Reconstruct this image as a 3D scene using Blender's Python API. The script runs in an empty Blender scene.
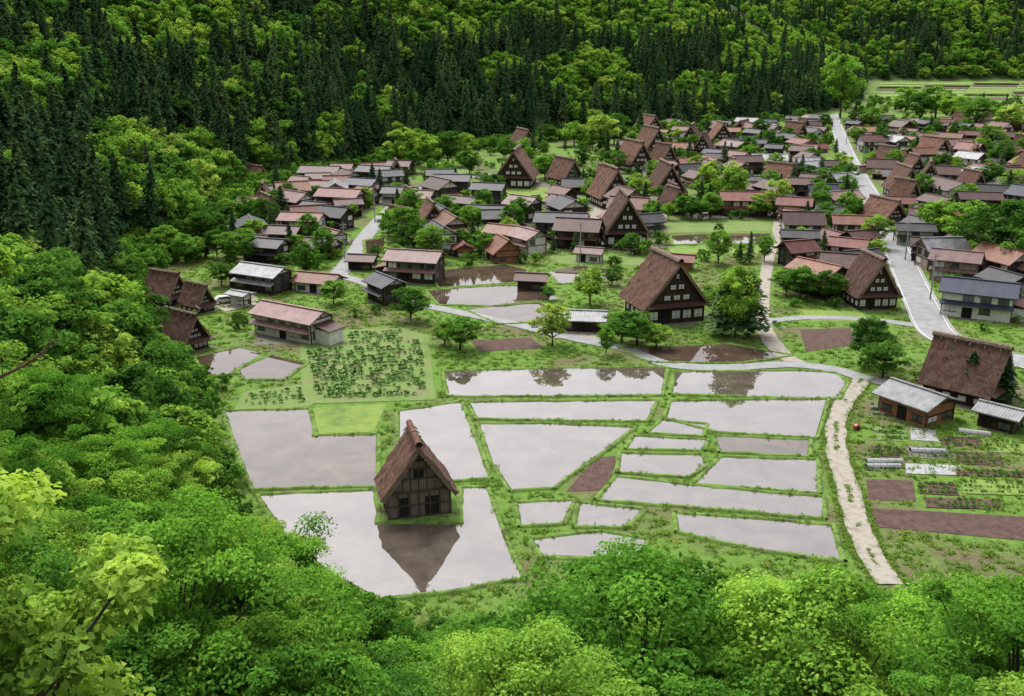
import bpy, math, random
import numpy as np
from mathutils import noise, Vector
random.seed(7); RNG=np.random.default_rng(7)
scene=bpy.context.scene
# ------------------------------------------------------------------ survey helpers
CAMH=50.0; TH=math.radians(17.4); F=983.0
cT,sT=math.cos(TH),math.sin(TH)
def G(px,py):
    u=(px-512)/F; v=-(py-348)/F
    t=-CAMH/(-sT+v*cT)
    return (u*t,(cT+v*sT)*t)
def S(px,py):
    v=-(py-348)/F
    return (-CAMH/(-sT+v*cT))/F
def proj(x,y,z):
    z=z-CAMH
    d=y*cT-z*sT; up=y*sT+z*cT
    d=np.maximum(d,0.1)
    return 512+F*x/d, 348-F*up/d
# ------------------------------------------------------------------ materials
def newmat(name):
    m=bpy.data.materials.new(name); m.use_nodes=True
    nt=m.node_tree; nt.nodes.clear()
    out=nt.nodes.new('ShaderNodeOutputMaterial')
    return m,nt,out
def N(nt,t,**k):
    n=nt.nodes.new(t)
    for a,b in k.items(): setattr(n,a,b)
    return n
def ramp(nt,src,stops):
    r=N(nt,'ShaderNodeValToRGB'); e=r.color_ramp.elements
    while len(e)<len(stops): e.new(0.5)
    for i,(p,c) in enumerate(stops):
        e[i].position=p; e[i].color=(c[0],c[1],c[2],1)
    nt.links.new(src,r.inputs[0]); return r.outputs[0]
def noise_n(nt,scale,detail=4,rough=.6,stretch=None,coord='Object',dist=0):
    tc=N(nt,'ShaderNodeTexCoord'); mp=N(nt,'ShaderNodeMapping')
    if stretch: mp.inputs['Scale'].default_value=stretch
    nt.links.new(tc.outputs[coord],mp.inputs[0])
    n=N(nt,'ShaderNodeTexNoise'); n.inputs['Scale'].default_value=scale
    n.inputs['Detail'].default_value=detail; n.inputs['Roughness'].default_value=rough
    n.inputs['Distortion'].default_value=dist
    nt.links.new(mp.outputs[0],n.inputs['Vector']); return n.outputs['Fac']
def mixc(nt,f,a,b,mode='MIX'):
    m=N(nt,'ShaderNodeMix',data_type='RGBA',blend_type=mode)
    if isinstance(f,float): m.inputs[0].default_value=f
    else: nt.links.new(f,m.inputs[0])
    for i,s in ((6,a),(7,b)):
        if isinstance(s,tuple): m.inputs[i].default_value=(s[0],s[1],s[2],1)
        else: nt.links.new(s,m.inputs[i])
    return m.outputs[2]
def math_n(nt,op,a,b=None):
    m=N(nt,'ShaderNodeMath',operation=op)
    for i,s in enumerate((a,b)):
        if s is None: continue
        if isinstance(s,(int,float)): m.inputs[i].default_value=s
        else: nt.links.new(s,m.inputs[i])
    return m.outputs[0]
def surf(name,stops,scale=1.0,rough=.85,stretch=None,bump=0.0,bscale=None,spec=.3,rnd=0.0,band=None,metal=0,patch=None):
    m,nt,out=newmat(name)
    f=noise_n(nt,scale,5,.62,stretch)
    c=ramp(nt,f,stops)
    if patch:
        for col,sc,lo,hi in (patch if isinstance(patch,list) else [patch]):
            k=ramp(nt,noise_n(nt,sc,5,.75),[(lo,(0,0,0)),(hi,(1,1,1))]); c=mixc(nt,k,c,col)
    p=N(nt,'ShaderNodeBsdfPrincipled')
    p.inputs['Roughness'].default_value=rough; p.inputs['Specular IOR Level'].default_value=spec
    p.inputs['Metallic'].default_value=metal
    if band:
        axis,sc,dark=band
        tc=N(nt,'ShaderNodeTexCoord'); w=N(nt,'ShaderNodeTexWave',wave_type='BANDS',bands_direction=axis)
        w.inputs['Scale'].default_value=sc; w.inputs['Distortion'].default_value=.3
        nt.links.new(tc.outputs['Object'],w.inputs['Vector'])
        k=ramp(nt,w.outputs['Fac'],[(0,(dark,)*3),(.25,(1,1,1))])
        c=mixc(nt,1.0,c,k,'MULTIPLY')
    if rnd:
        oi=N(nt,'ShaderNodeObjectInfo')
        k=ramp(nt,oi.outputs['Random'],[(0,(1-rnd,)*3),(1,(1+rnd*.6,1+rnd*.5,1+rnd*.45))])
        c=mixc(nt,1.0,c,k,'MULTIPLY')
    nt.links.new(c,p.inputs['Base Color'])
    if bump:
        b=N(nt,'ShaderNodeBump'); b.inputs['Strength'].default_value=bump; b.inputs['Distance'].default_value=.15
        bf=noise_n(nt,bscale or scale*3,5,.7,stretch)
        nt.links.new(bf,b.inputs['Height']); nt.links.new(b.outputs[0],p.inputs['Normal'])
    nt.links.new(p.outputs[0],out.inputs[0]); return m
def leafmat(name,stops,trans=.35,tintamt=1.0,lo=.34):
    m,nt,out=newmat(name)
    oi=N(nt,'ShaderNodeObjectInfo')
    c=ramp(nt,oi.outputs['Random'],stops)
    at=N(nt,'ShaderNodeAttribute',attribute_name='tint')
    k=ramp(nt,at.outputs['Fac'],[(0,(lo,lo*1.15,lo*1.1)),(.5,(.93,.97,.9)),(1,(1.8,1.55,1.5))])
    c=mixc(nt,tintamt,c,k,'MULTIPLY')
    d=N(nt,'ShaderNodeBsdfDiffuse'); t=N(nt,'ShaderNodeBsdfTranslucent')
    nt.links.new(c,d.inputs[0])
    tcol=mixc(nt,1.0,c,(1.2,1.18,.7),'MULTIPLY'); nt.links.new(tcol,t.inputs[0])
    a=N(nt,'ShaderNodeMixShader'); a.inputs[0].default_value=trans
    nt.links.new(d.outputs[0],a.inputs[1]); nt.links.new(t.outputs[0],a.inputs[2])
    nt.links.new(a.outputs[0],out.inputs[0]); return m
M={}
M['leafn']=leafmat('slope_foliage',[(0,(.075,.19,.03)),(.35,(.105,.26,.034)),(.7,(.16,.34,.045)),(1,(.26,.41,.07))],.4)
M['leaf']=leafmat('broadleaf_foliage',[(0,(.055,.14,.026)),(.35,(.085,.205,.034)),(.7,(.13,.29,.045)),(1,(.22,.37,.06))],.38)
M['leafb']=leafmat('spring_foliage',[(0,(.14,.30,.045)),(.6,(.22,.38,.06)),(1,(.31,.43,.09))],.4)
M['leafd']=leafmat('cedar_foliage',[(0,(.022,.052,.024)),(.6,(.042,.086,.034)),(1,(.075,.125,.048))],.15)
M['grassleaf']=leafmat('grass_blades',[(0,(.09,.19,.03)),(.6,(.14,.25,.04)),(1,(.23,.29,.08))],.3,lo=.6)
M['crop']=leafmat('crop_leaves',[(0,(.035,.11,.022)),(1,(.07,.17,.032))],.25)
M['bark']=surf('bark',[(.3,(.035,.025,.018)),(.7,(.10,.08,.06))],3,.95,(1,1,.2),.6)
M['deadwood']=surf('dead_wood',[(.3,(.08,.04,.03)),(.7,(.20,.11,.08))],3,.9,(1,1,.3),.4)
M['thatch']=surf('thatch',[(.28,(.045,.024,.018)),(.5,(.125,.062,.043)),(.72,(.26,.145,.10))],2.6,.95,(1.2,3.2,.35),1.0,6,rnd=.38,patch=[((.20,.155,.125),.9,.54,.74),((.055,.052,.03),.5,.55,.72)])
M['thatchend']=surf('thatch_cut_edge',[(.3,(.10,.065,.042)),(.7,(.25,.18,.125))],4,.95,None,.5)
M['ridge']=surf('ridge_thatch',[(.3,(.09,.06,.045)),(.7,(.23,.17,.13))],2.5,.95,None,.5)
M['dwood']=surf('dark_timber',[(.3,(.018,.011,.008)),(.7,(.06,.034,.024))],1.5,.8,(3,3,.4),.3,rnd=.25,band=('X',1.5,.45))
M['gwood']=surf('weathered_boards',[(.3,(.085,.066,.055)),(.7,(.25,.20,.165))],2,.85,(4,4,.4),.3,band=('X',1.2,.35))
M['owood']=surf('cedar_boards',[(.3,(.18,.07,.032)),(.7,(.36,.16,.075))],2,.8,(.4,3,3),.2,band=('Z',1.2,.5))
M['plaster']=surf('plaster',[(.3,(.46,.44,.40)),(.7,(.68,.66,.62))],1.2,.9,rnd=.15)
M['shoji']=surf('shoji_panel',[(.3,(.45,.45,.42)),(.7,(.7,.7,.67))],2,.7)
M['beige']=surf('beige_wall',[(.3,(.20,.14,.11)),(.7,(.33,.25,.2))],1.2,.9,rnd=.2)
M['glass']=surf('window_glass',[(.3,(.02,.025,.03)),(.7,(.07,.08,.09))],1,.12,spec=.8)
M['opening']=surf('dark_interior',[(.3,(.008,.007,.006)),(.7,(.02,.017,.015))],1,.95)
def roofm(n,a,b,rough=.55): return surf(n,[(.3,a),(.7,b)],.6,rough,None,.2,spec=.28,rnd=.32,band=('Y',.8,.55),patch=(tuple(x*.55 for x in a),.9,.56,.7))
M['r_brown']=roofm('brown_metal_roof',(.050,.024,.020),(.105,.048,.038))
M['r_red']=roofm('red_brown_roof',(.10,.030,.024),(.19,.060,.045))
M['r_rust']=roofm('rusty_roof',(.12,.048,.028),(.23,.095,.055))
M['r_dark']=roofm('dark_tile_roof',(.020,.020,.024),(.050,.047,.052))
M['r_grey']=roofm('grey_metal_roof',(.16,.16,.17),(.36,.36,.37),.4)
M['r_navy']=roofm('navy_roof',(.018,.022,.042),(.038,.045,.07))
M['r_pink']=roofm('faded_roof',(.15,.082,.076),(.27,.165,.15))
M['asphalt']=surf('pale_road',[(.3,(.18,.18,.18)),(.7,(.28,.28,.28))],.5,.75,None,.1,4)
M['gravel']=surf('gravel_track',[(.3,(.20,.175,.14)),(.55,(.32,.285,.24)),(.75,(.22,.21,.13))],.8,.95,None,.3,6)
M['kerb']=surf('kerb_concrete',[(.3,(.27,.27,.26)),(.7,(.38,.38,.36))],2)
M['line']=surf('road_paint',[(.3,(.5,.5,.48)),(.7,(.65,.65,.63))],2)
M['yard']=surf('yard_ground',[(.3,(.08,.066,.052)),(.5,(.17,.15,.13)),(.62,(.10,.13,.05))],.35,.95,None,.3,4)
M['soil']=surf('tilled_soil',[(.3,(.055,.030,.024)),(.7,(.13,.078,.062))],.9,.95,None,.8,5,band=('X',.9,.6))
M['mulch']=surf('plastic_mulch',[(.3,(.2,.2,.2)),(.7,(.36,.36,.36))],1.5,.5)
M['bund']=surf('bund_turf',[(.30,(.075,.055,.035)),(.42,(.10,.18,.03)),(.7,(.17,.27,.05))],.8,.95,None,.8,6,patch=((.085,.062,.04),.45,.56,.66))
M['lawn']=surf('mown_turf',[(.3,(.13,.21,.035)),(.7,(.20,.27,.055))],.7,.95,None,.6,8,patch=((.10,.16,.035),.15,.5,.65))
M['field']=surf('field_turf',[(.3,(.09,.16,.035)),(.5,(.14,.21,.05)),(.7,(.16,.15,.075))],.25,.95,None,.6,6)
M['paintw']=surf('car_paint_white',[(.3,(.55,.55,.55)),(.7,(.62,.62,.62))],1,.25,spec=.6)
M['paintr']=surf('paint_red',[(.3,(.3,.03,.025)),(.7,(.38,.045,.03))],1,.4,spec=.5)
M['rubber']=surf('rubber',[(.3,(.015,.015,.015)),(.7,(.03,.03,.03))],3,.9)
M['concrete']=surf('concrete_pole',[(.3,(.2,.2,.19)),(.7,(.33,.33,.31))],3)
m,nt,out=newmat('grassland')
f1=noise_n(nt,.055,5,.6); f2=noise_n(nt,.9,6,.7)
ca=ramp(nt,f2,[(.25,(.07,.135,.025)),(.5,(.115,.21,.035)),(.75,(.175,.265,.06))])
cb=ramp(nt,f2,[(.25,(.09,.065,.042)),(.5,(.14,.125,.065)),(.75,(.14,.19,.06))])
k=ramp(nt,f1,[(.48,(0,0,0)),(.60,(1,1,1))])
c=mixc(nt,k,ca,cb)
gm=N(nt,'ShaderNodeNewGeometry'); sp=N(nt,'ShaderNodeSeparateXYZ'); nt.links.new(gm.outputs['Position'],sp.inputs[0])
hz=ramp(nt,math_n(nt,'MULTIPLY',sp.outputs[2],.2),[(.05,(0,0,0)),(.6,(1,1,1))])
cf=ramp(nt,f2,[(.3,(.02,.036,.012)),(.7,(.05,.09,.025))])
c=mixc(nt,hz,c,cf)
p=N(nt,'ShaderNodeBsdfPrincipled'); p.inputs['Roughness'].default_value=.95; p.inputs['Specular IOR Level'].default_value=.1
nt.links.new(c,p.inputs['Base Color'])
b=N(nt,'ShaderNodeBump'); b.inputs['Strength'].default_value=.8; b.inputs['Distance'].default_value=.3
nt.links.new(noise_n(nt,2.5,6,.75),b.inputs['Height']); nt.links.new(b.outputs[0],p.inputs['Normal'])
nt.links.new(p.outputs[0],out.inputs[0]); M['ground']=m
def water(name,a,b_,ior,rough=.0):
    m,nt,out=newmat(name)
    f=noise_n(nt,.22,6,.7,dist=.8)
    c=ramp(nt,f,[(.32,a),(.68,b_)])
    d=N(nt,'ShaderNodeBsdfDiffuse'); nt.links.new(c,d.inputs[0])
    g=N(nt,'ShaderNodeBsdfGlossy'); g.inputs['Roughness'].default_value=rough
    g.inputs['Color'].default_value=(.96,.94,.94,1)
    fr=N(nt,'ShaderNodeFresnel'); fr.inputs['IOR'].default_value=ior
    bp=N(nt,'ShaderNodeBump'); bp.inputs['Strength'].default_value=.02; bp.inputs['Distance'].default_value=.05
    nt.links.new(noise_n(nt,1.2,3,.6),bp.inputs['Height']); nt.links.new(bp.outputs[0],g.inputs['Normal'])
    x=N(nt,'ShaderNodeMixShader'); nt.links.new(fr.outputs[0],x.inputs[0])
    nt.links.new(d.outputs[0],x.inputs[1]); nt.links.new(g.outputs[0],x.inputs[2])
    nt.links.new(x.outputs[0],out.inputs[0]); return m
M['water']=water('paddy_water',(.05,.037,.028),(.12,.097,.078),2.4)
M['mudwater']=water('muddy_paddy_water',(.035,.023,.016),(.11,.075,.053),1.65)
M['brownwater']=water('brown_paddy_water',(.04,.026,.019),(.095,.065,.047),1.33)
# ------------------------------------------------------------------ mesh helpers
def mk(name,verts,faces,mats,parent=None,fm=None,smooth=False):
    me=bpy.data.meshes.new(name); me.from_pydata(verts,[],faces)
    for q in mats: me.materials.append(M[q])
    if fm is not None: me.polygons.foreach_set('material_index',fm)
    if smooth: me.polygons.foreach_set('use_smooth',[True]*len(me.polygons))
    me.update()
    ob=bpy.data.objects.new(name,me)
    scene.collection.objects.link(ob)
    if parent: ob.parent=parent
    return ob
class B:
    def __init__(s): s.v=[]; s.f=[]
    def hexa(s,p):
        o=len(s.v); s.v+= [tuple(q) for q in p]
        for q in ((0,3,2,1),(4,5,6,7),(0,1,5,4),(1,2,6,5),(2,3,7,6),(3,0,4,7)): s.f.append(tuple(o+i for i in q))
    def box(s,cx,cy,cz,sx,sy,sz):
        x,y,z=sx/2,sy/2,sz/2
        s.hexa([(cx-x,cy-y,cz-z),(cx+x,cy-y,cz-z),(cx+x,cy+y,cz-z),(cx-x,cy+y,cz-z),(cx-x,cy-y,cz+z),(cx+x,cy-y,cz+z),(cx+x,cy+y,cz+z),(cx-x,cy+y,cz+z)])
    def prism(s,prof,y0,y1):
        o=len(s.v); n=len(prof)
        s.v+=[(a,y0,b) for a,b in prof]+[(a,y1,b) for a,b in prof]
        s.f.append(tuple(o+i for i in range(n))); s.f.append(tuple(o+n+i for i in reversed(range(n))))
        for i in range(n):
            j=(i+1)%n; s.f.append((o+i,o+n+i,o+n+j,o+j))
    def tube(s,pts,rad,n=6):
        o=len(s.v)
        for i,(pt,r) in enumerate(zip(pts,rad)):
            a=Vector(pts[max(0,i-1)]); b=Vector(pts[min(len(pts)-1,i+1)]); d=(b-a).normalized()
            q=d.to_track_quat('Z','Y')
            for k in range(n):
                an=2*math.pi*k/n; w=q@Vector((math.cos(an)*r,math.sin(an)*r,0)); s.v.append(tuple(Vector(pt)+w))
        for i in range(len(pts)-1):
            for k in range(n):
                k2=(k+1)%n; s.f.append((o+i*n+k,o+i*n+k2,o+(i+1)*n+k2,o+(i+1)*n+k))
    def out(s,name,mat,parent=None,smooth=False):
        if s.v: return mk(name,s.v,s.f,[mat],parent,smooth=smooth)
def empty(name,x,y,z=0,rot=0):
    e=bpy.data.objects.new(name,None); e.location=(x,y,z); e.rotation_euler=(0,0,rot); e.empty_display_size=.5
    scene.collection.objects.link(e); return e
# ------------------------------------------------------------------ terrain
FOOT=[(1600,60),(140,66),(60,66),(20,67),(0,67),(-20,74),(-33,90),(-41,112),(-51,146),(-76,176),(-86,215),(-88,270),(-92,330),(-79,372),(-29,474),(60,560),(147,625),(240,740),(300,860),(450,1290),(2400,1340),(2400,60)]
FP=np.array(FOOT,float)
def sdist(x,y,poly=FP):
    x=np.asarray(x,float); y=np.asarray(y,float)
    d=np.full(x.shape,1e9); ins=np.zeros(x.shape,bool); n=len(poly)
    for i in range(n):
        ax,ay=poly[i]; bx,by=poly[(i+1)%n]
        vx,vy=bx-ax,by-ay; L=vx*vx+vy*vy+1e-12
        t=np.clip(((x-ax)*vx+(y-ay)*vy)/L,0,1)
        d=np.minimum(d,np.hypot(x-ax-t*vx,y-ay-t*vy))
        c=((ay>y)!=(by>y))
        xi=(bx-ax)*(y-ay)/(by-ay if by!=ay else 1e-9)+ax
        ins^=(c&(x<xi))
    return np.where(ins,-d,d)
def height(x,y):
    x=np.asarray(x,float); y=np.asarray(y,float)
    d=np.maximum(sdist(x,y),0)
    s=.57+.13*np.clip((-x-15)/40,0,1)
    h=s*(d-5*(1-np.exp(-d/5)))+.02*d*(np.sin(x*.045+1)+np.sin(y*.05+x*.02))*1.5
    h=np.where(h<85,h,85+40*(1-np.exp(-(h-85)/40)))
    return np.maximum(h,0)
def axis(lo,hi,fl,fh,step,gr=1.12,mx=30):
    a=list(np.arange(fl,fh,step)); s=step; v=a[-1]
    while v<hi: s=min(s*gr,mx); v+=s; a.append(v)
    s=step; v=fl; pre=[]
    while v>lo: s=min(s*gr,mx); v-=s; pre.append(v)
    return np.array(pre[::-1]+a)
X=axis(-900,2300,-150,110,3); Y=axis(-250,2300,-20,480,3)
xx,yy=np.meshgrid(X,Y); zz=height(xx,yy)
nx,ny=len(X),len(Y)
vs=np.stack([xx.ravel(),yy.ravel(),zz.ravel()],1)
idx=np.arange(nx*ny).reshape(ny,nx)
fs=np.stack([idx[:-1,:-1].ravel(),idx[:-1,1:].ravel(),idx[1:,1:].ravel(),idx[1:,:-1].ravel()],1)
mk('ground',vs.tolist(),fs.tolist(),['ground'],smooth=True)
# ------------------------------------------------------------------ leaf meshes
def leaf_quads(C,Nn,size,tint,asp=.62,fold=.18):
    n=len(C)
    r=RNG.normal(size=(n,3)); Nn=Nn/np.linalg.norm(Nn,axis=1,keepdims=True)
    a=np.cross(Nn,r); a/=np.linalg.norm(a,axis=1,keepdims=True); b=np.cross(Nn,a)
    s=size[:,None]
    V=np.stack([C-a*s*.5,C+b*s*asp*.5+Nn*s*fold,C+a*s*.5,C-b*s*asp*.5+Nn*s*fold],1)
    return V.reshape(-1,3),np.repeat(tint,4)
def proto(name,trunk,LV,LT,leafm,barkm='bark'):
    tv=trunk.v; tf=trunk.f; n0=len(tv)
    nq=len(LV)//4
    verts=np.concatenate([np.array(tv).reshape(-1,3),LV])
    me=bpy.data.meshes.new(name)
    tl=np.array(tf,dtype=np.int32).reshape(-1,4)
    ql=(np.arange(nq*4).reshape(-1,4)+n0).astype(np.int32)
    al=np.concatenate([tl,ql])
    me.vertices.add(len(verts)); me.vertices.foreach_set('co',verts.ravel().astype(np.float32))
    me.loops.add(al.size); me.loops.foreach_set('vertex_index',al.ravel())
    me.polygons.add(len(al)); me.polygons.foreach_set('loop_start',(np.arange(len(al))*4).astype(np.int32))
    me.materials.append(M[barkm]); me.materials.append(M[leafm])
    me.polygons.foreach_set('material_index',np.concatenate([np.zeros(len(tl)),np.ones(nq)]).astype(np.int32))
    at=me.attributes.new('tint','FLOAT','POINT')
    at.data.foreach_set('value',np.concatenate([np.full(n0,.5),LT]).astype(np.float32))
    me.update(calc_edges=True)
    return bpy.data.objects.new(name,me)
def broadleaf(name,H,R,ncl,nleaf,ls,seed,leafm='leaf',flat=.5,low=.3,crk=.27,tv=.16):
    global RNG
    rg=np.random.default_rng(seed); rnd=random.Random(seed)
    tr=B(); lean=(rnd.uniform(-.6,.6),rnd.uniform(-.6,.6))
    tp=[(0,0,-1.5)]+[(lean[0]*k*k+rnd.uniform(-.1,.1),lean[1]*k*k+rnd.uniform(-.1,.1),H*.8*k) for k in (.15,.35,.55,.75,1)]
    r0=H*.022
    tr.tube(tp,[r0*1.3,r0,r0*.85,r0*.65,r0*.45,r0*.15],7)
    ph=rg.uniform(0,6.28,6)
    C=[]
    while len(C)<ncl:
        th=rg.uniform(0,6.28); w=rg.uniform(0,1)**.45
        z=rg.uniform(-1,1)
        lob=1+.24*math.sin(2*th+ph[0])+.18*math.sin(3*th+ph[1]+z*2)+.13*math.sin(5*th+ph[2])
        rr=math.sqrt(max(0,1-abs(z)**2.2))*w*lob*R
        zc=H*(low+(1-low)*.5)+z*H*(1-low)*.5*(.92+.1*math.sin(2*th+ph[3]))
        if z<-.3 and w<.6: continue
        C.append((rr*math.cos(th)+lean[0]*.5,rr*math.sin(th)+lean[1]*.5,zc))
    C=np.array(C)
    for i in range(0,ncl,max(1,ncl//18)):
        c=C[i]; k=min(.9,max(.25,(c[2]/H)-.22))
        zs=H*.8*k; st=(lean[0]*k*k,lean[1]*k*k,zs)
        md=tuple((st[j]*.5+c[j]*.5)+(0,0,-.3)[j] for j in range(3))
        tr.tube([st,md,tuple(c)],[r0*.38,r0*.22,r0*.07],4)
    cr=R*crk*rg.uniform(.6,1.4,ncl)
    ci=np.repeat(np.arange(ncl),nleaf)
    n=len(ci); d=rg.normal(size=(n,3)); d/=np.linalg.norm(d,axis=1,keepdims=True)
    rad=rg.uniform(0,1,n)**.4
    off=d*rad[:,None]*cr[ci][:,None]; off[:,2]*=flat
    off[:,2]-= .18*(off[:,0]**2+off[:,1]**2)/cr[ci]
    P=C[ci]+off
    nn=np.stack([d[:,0]*.5,d[:,1]*.5,np.abs(d[:,2])*.4+.75],1)+rg.normal(size=(n,3))*.42
    tint=np.clip(.5+rg.normal(size=ncl)[ci]*tv+rg.normal(size=n)*.12,0,1)
    RNG=rg
    LV,LT=leaf_quads(P,nn,ls*rg.uniform(.6,1.3,n),tint)
    return proto(name,tr,LV,LT,leafm)
def cedar(name,H,R,nb,nt_,ls,seed,leafm='leafd',pw=.8):
    global RNG
    rg=np.random.default_rng(seed); RNG=rg
    tr=B(); r0=H*.014
    tr.tube([(0,0,-1.5),(0,0,H*.3),(0,0,H*.7),(0,0,H*.97)],[r0*1.2,r0,r0*.5,r0*.1],6)
    P=[];NN=[];T=[];SZ=[]
    for i in range(nb):
        k=(i+rg.uniform())/nb; z=H*(.12+.88*k)
        r=R*((1-k)**pw)*rg.uniform(.7,1.2)*(1+.18*math.sin(k*26+seed))+.15
        if k<.06: r*=.6
        th=rg.uniform(0,6.28); tb=rg.normal()*.13
        for j in range(nt_):
            q=(j+1)/nt_; rr=r*q
            zz_=z-.28*r*q*q+.12*r*q+rg.normal()*.15
            a=th+rg.normal()*.2
            P.append((rr*math.cos(a),rr*math.sin(a),zz_))
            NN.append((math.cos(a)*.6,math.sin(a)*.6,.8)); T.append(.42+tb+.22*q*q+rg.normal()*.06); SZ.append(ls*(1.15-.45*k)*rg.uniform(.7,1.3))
    P=np.array(P); NN=np.array(NN)+rg.normal(size=(len(P),3))*.35
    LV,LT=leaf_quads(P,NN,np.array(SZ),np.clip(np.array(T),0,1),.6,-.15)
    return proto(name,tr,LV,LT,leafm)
def coll(name,obs):
    c=bpy.data.collections.new(name)
    for o in obs: c.objects.link(o)
    return c
near=coll('near_trees',[broadleaf('a%d_broadleaf'%i,11,[3.9,4.4,3.6,4.6,4.0][i],[80,95,75,100,85][i],310,.17+.03*(i%3),100+i,'leafn',crk=[.2,.24,.22,.2,.25][i],tv=.22,flat=[.3,.5,.38,.32,.45][i]) for i in range(5)])
midt=[broadleaf('b%d_broadleaf'%i,11,4.2,70,85,.48,200+i,tv=.2) for i in range(4)]
mid=coll('mid_trees',midt)
fart=[broadleaf('c%d_broadleaf'%i,12,4.6,50,36,.95,300+i,flat=.6,tv=.2) for i in range(4)]
far=coll('far_trees',fart)
sprt=[broadleaf('d%d_spring'%i,11,4.4,55,45,.75,350+i,'leafb',flat=.6,tv=.18) for i in range(3)]
spr=coll('spring_trees',sprt)
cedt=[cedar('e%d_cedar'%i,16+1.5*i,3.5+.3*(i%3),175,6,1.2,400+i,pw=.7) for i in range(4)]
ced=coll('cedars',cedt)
busht=[broadleaf('f%d_shrub'%i,2.2,1.3,22,60,.24,500+i,flat=.7,low=.05) for i in range(3)]
bush=coll('shrubs',busht)
def tuft(name,seed,n=22,h=.38):
    rg=np.random.default_rng(seed); V=[];T=[]
    for i in range(n):
        a=rg.uniform(0,6.28); r=rg.uniform(0,.4); x,y=r*math.cos(a),r*math.sin(a)
        b=rg.uniform(0,6.28); hh=h*rg.uniform(.4,1.2); w=.05; l=rg.uniform(.08,.35)
        dx,dy=math.cos(b)*w,math.sin(b)*w; ex,ey=-math.sin(b)*l,math.cos(b)*l
        V+=[(x-dx,y-dy,0),(x+dx,y+dy,0),(x+dx*.4+ex,y+dy*.4+ey,hh),(x-dx*.4+ex,y-dy*.4+ey,hh)]; T+=[rg.uniform(.4,.8)]*4
    return proto(name,B(),np.array(V),np.array(T),'grassleaf')
tufts=coll('tufts',[tuft('g%d_tuft'%i,600+i) for i in range(3)])
def scatter(name,pts,scl,rot,idx,col,tilt=None):
    n=len(pts)
    if n==0: return
    me=bpy.data.meshes.new(name); me.vertices.add(n)
    me.vertices.foreach_set('co',np.asarray(pts,dtype=np.float32).ravel())
    a=me.attributes.new('sclv','FLOAT_VECTOR','POINT'); a.data.foreach_set('vector',np.asarray(scl,dtype=np.float32).ravel())
    rv=np.zeros((n,3),np.float32); rv[:,2]=rot
    if tilt is not None: rv[:,:2]=tilt
    a=me.attributes.new('rotv','FLOAT_VECTOR','POINT'); a.data.foreach_set('vector',rv.ravel())
    a=me.attributes.new('pick','INT','POINT'); a.data.foreach_set('value',np.asarray(idx,dtype=np.int32))
    me.update()
    ob=bpy.data.objects.new(name,me); scene.collection.objects.link(ob)
    ng=bpy.data.node_groups.new(name,'GeometryNodeTree')
    ng.interface.new_socket('Geometry',in_out='INPUT',socket_type='NodeSocketGeometry')
    ng.interface.new_socket('Geometry',in_out='OUTPUT',socket_type='NodeSocketGeometry')
    gi=ng.nodes.new('NodeGroupInput'); go=ng.nodes.new('NodeGroupOutput')
    ip=ng.nodes.new('GeometryNodeInstanceOnPoints'); ci=ng.nodes.new('GeometryNodeCollectionInfo')
    ci.inputs['Collection'].default_value=col; ci.inputs['Separate Children'].default_value=True; ci.inputs['Reset Children'].default_value=True
    def na(nm,t):
        q=ng.nodes.new('GeometryNodeInputNamedAttribute'); q.data_type=t; q.inputs['Name'].default_value=nm
        return [o for o in q.outputs if o.enabled][0]
    L=ng.links.new
    e=ng.nodes.new('FunctionNodeEulerToRotation'); L(na('rotv','FLOAT_VECTOR'),e.inputs[0])
    L(gi.outputs[0],ip.inputs['Points']); L(ci.outputs[0],ip.inputs['Instance']); ip.inputs['Pick Instance'].default_value=True
    L(na('pick','INT'),ip.inputs['Instance Index']); L(e.outputs[0],ip.inputs['Rotation']); L(na('sclv','FLOAT_VECTOR'),ip.inputs['Scale'])
    L(ip.outputs[0],go.inputs[0])
    md=ob.modifiers.new('scatter','NODES'); md.node_group=ng
    return ob
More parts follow.
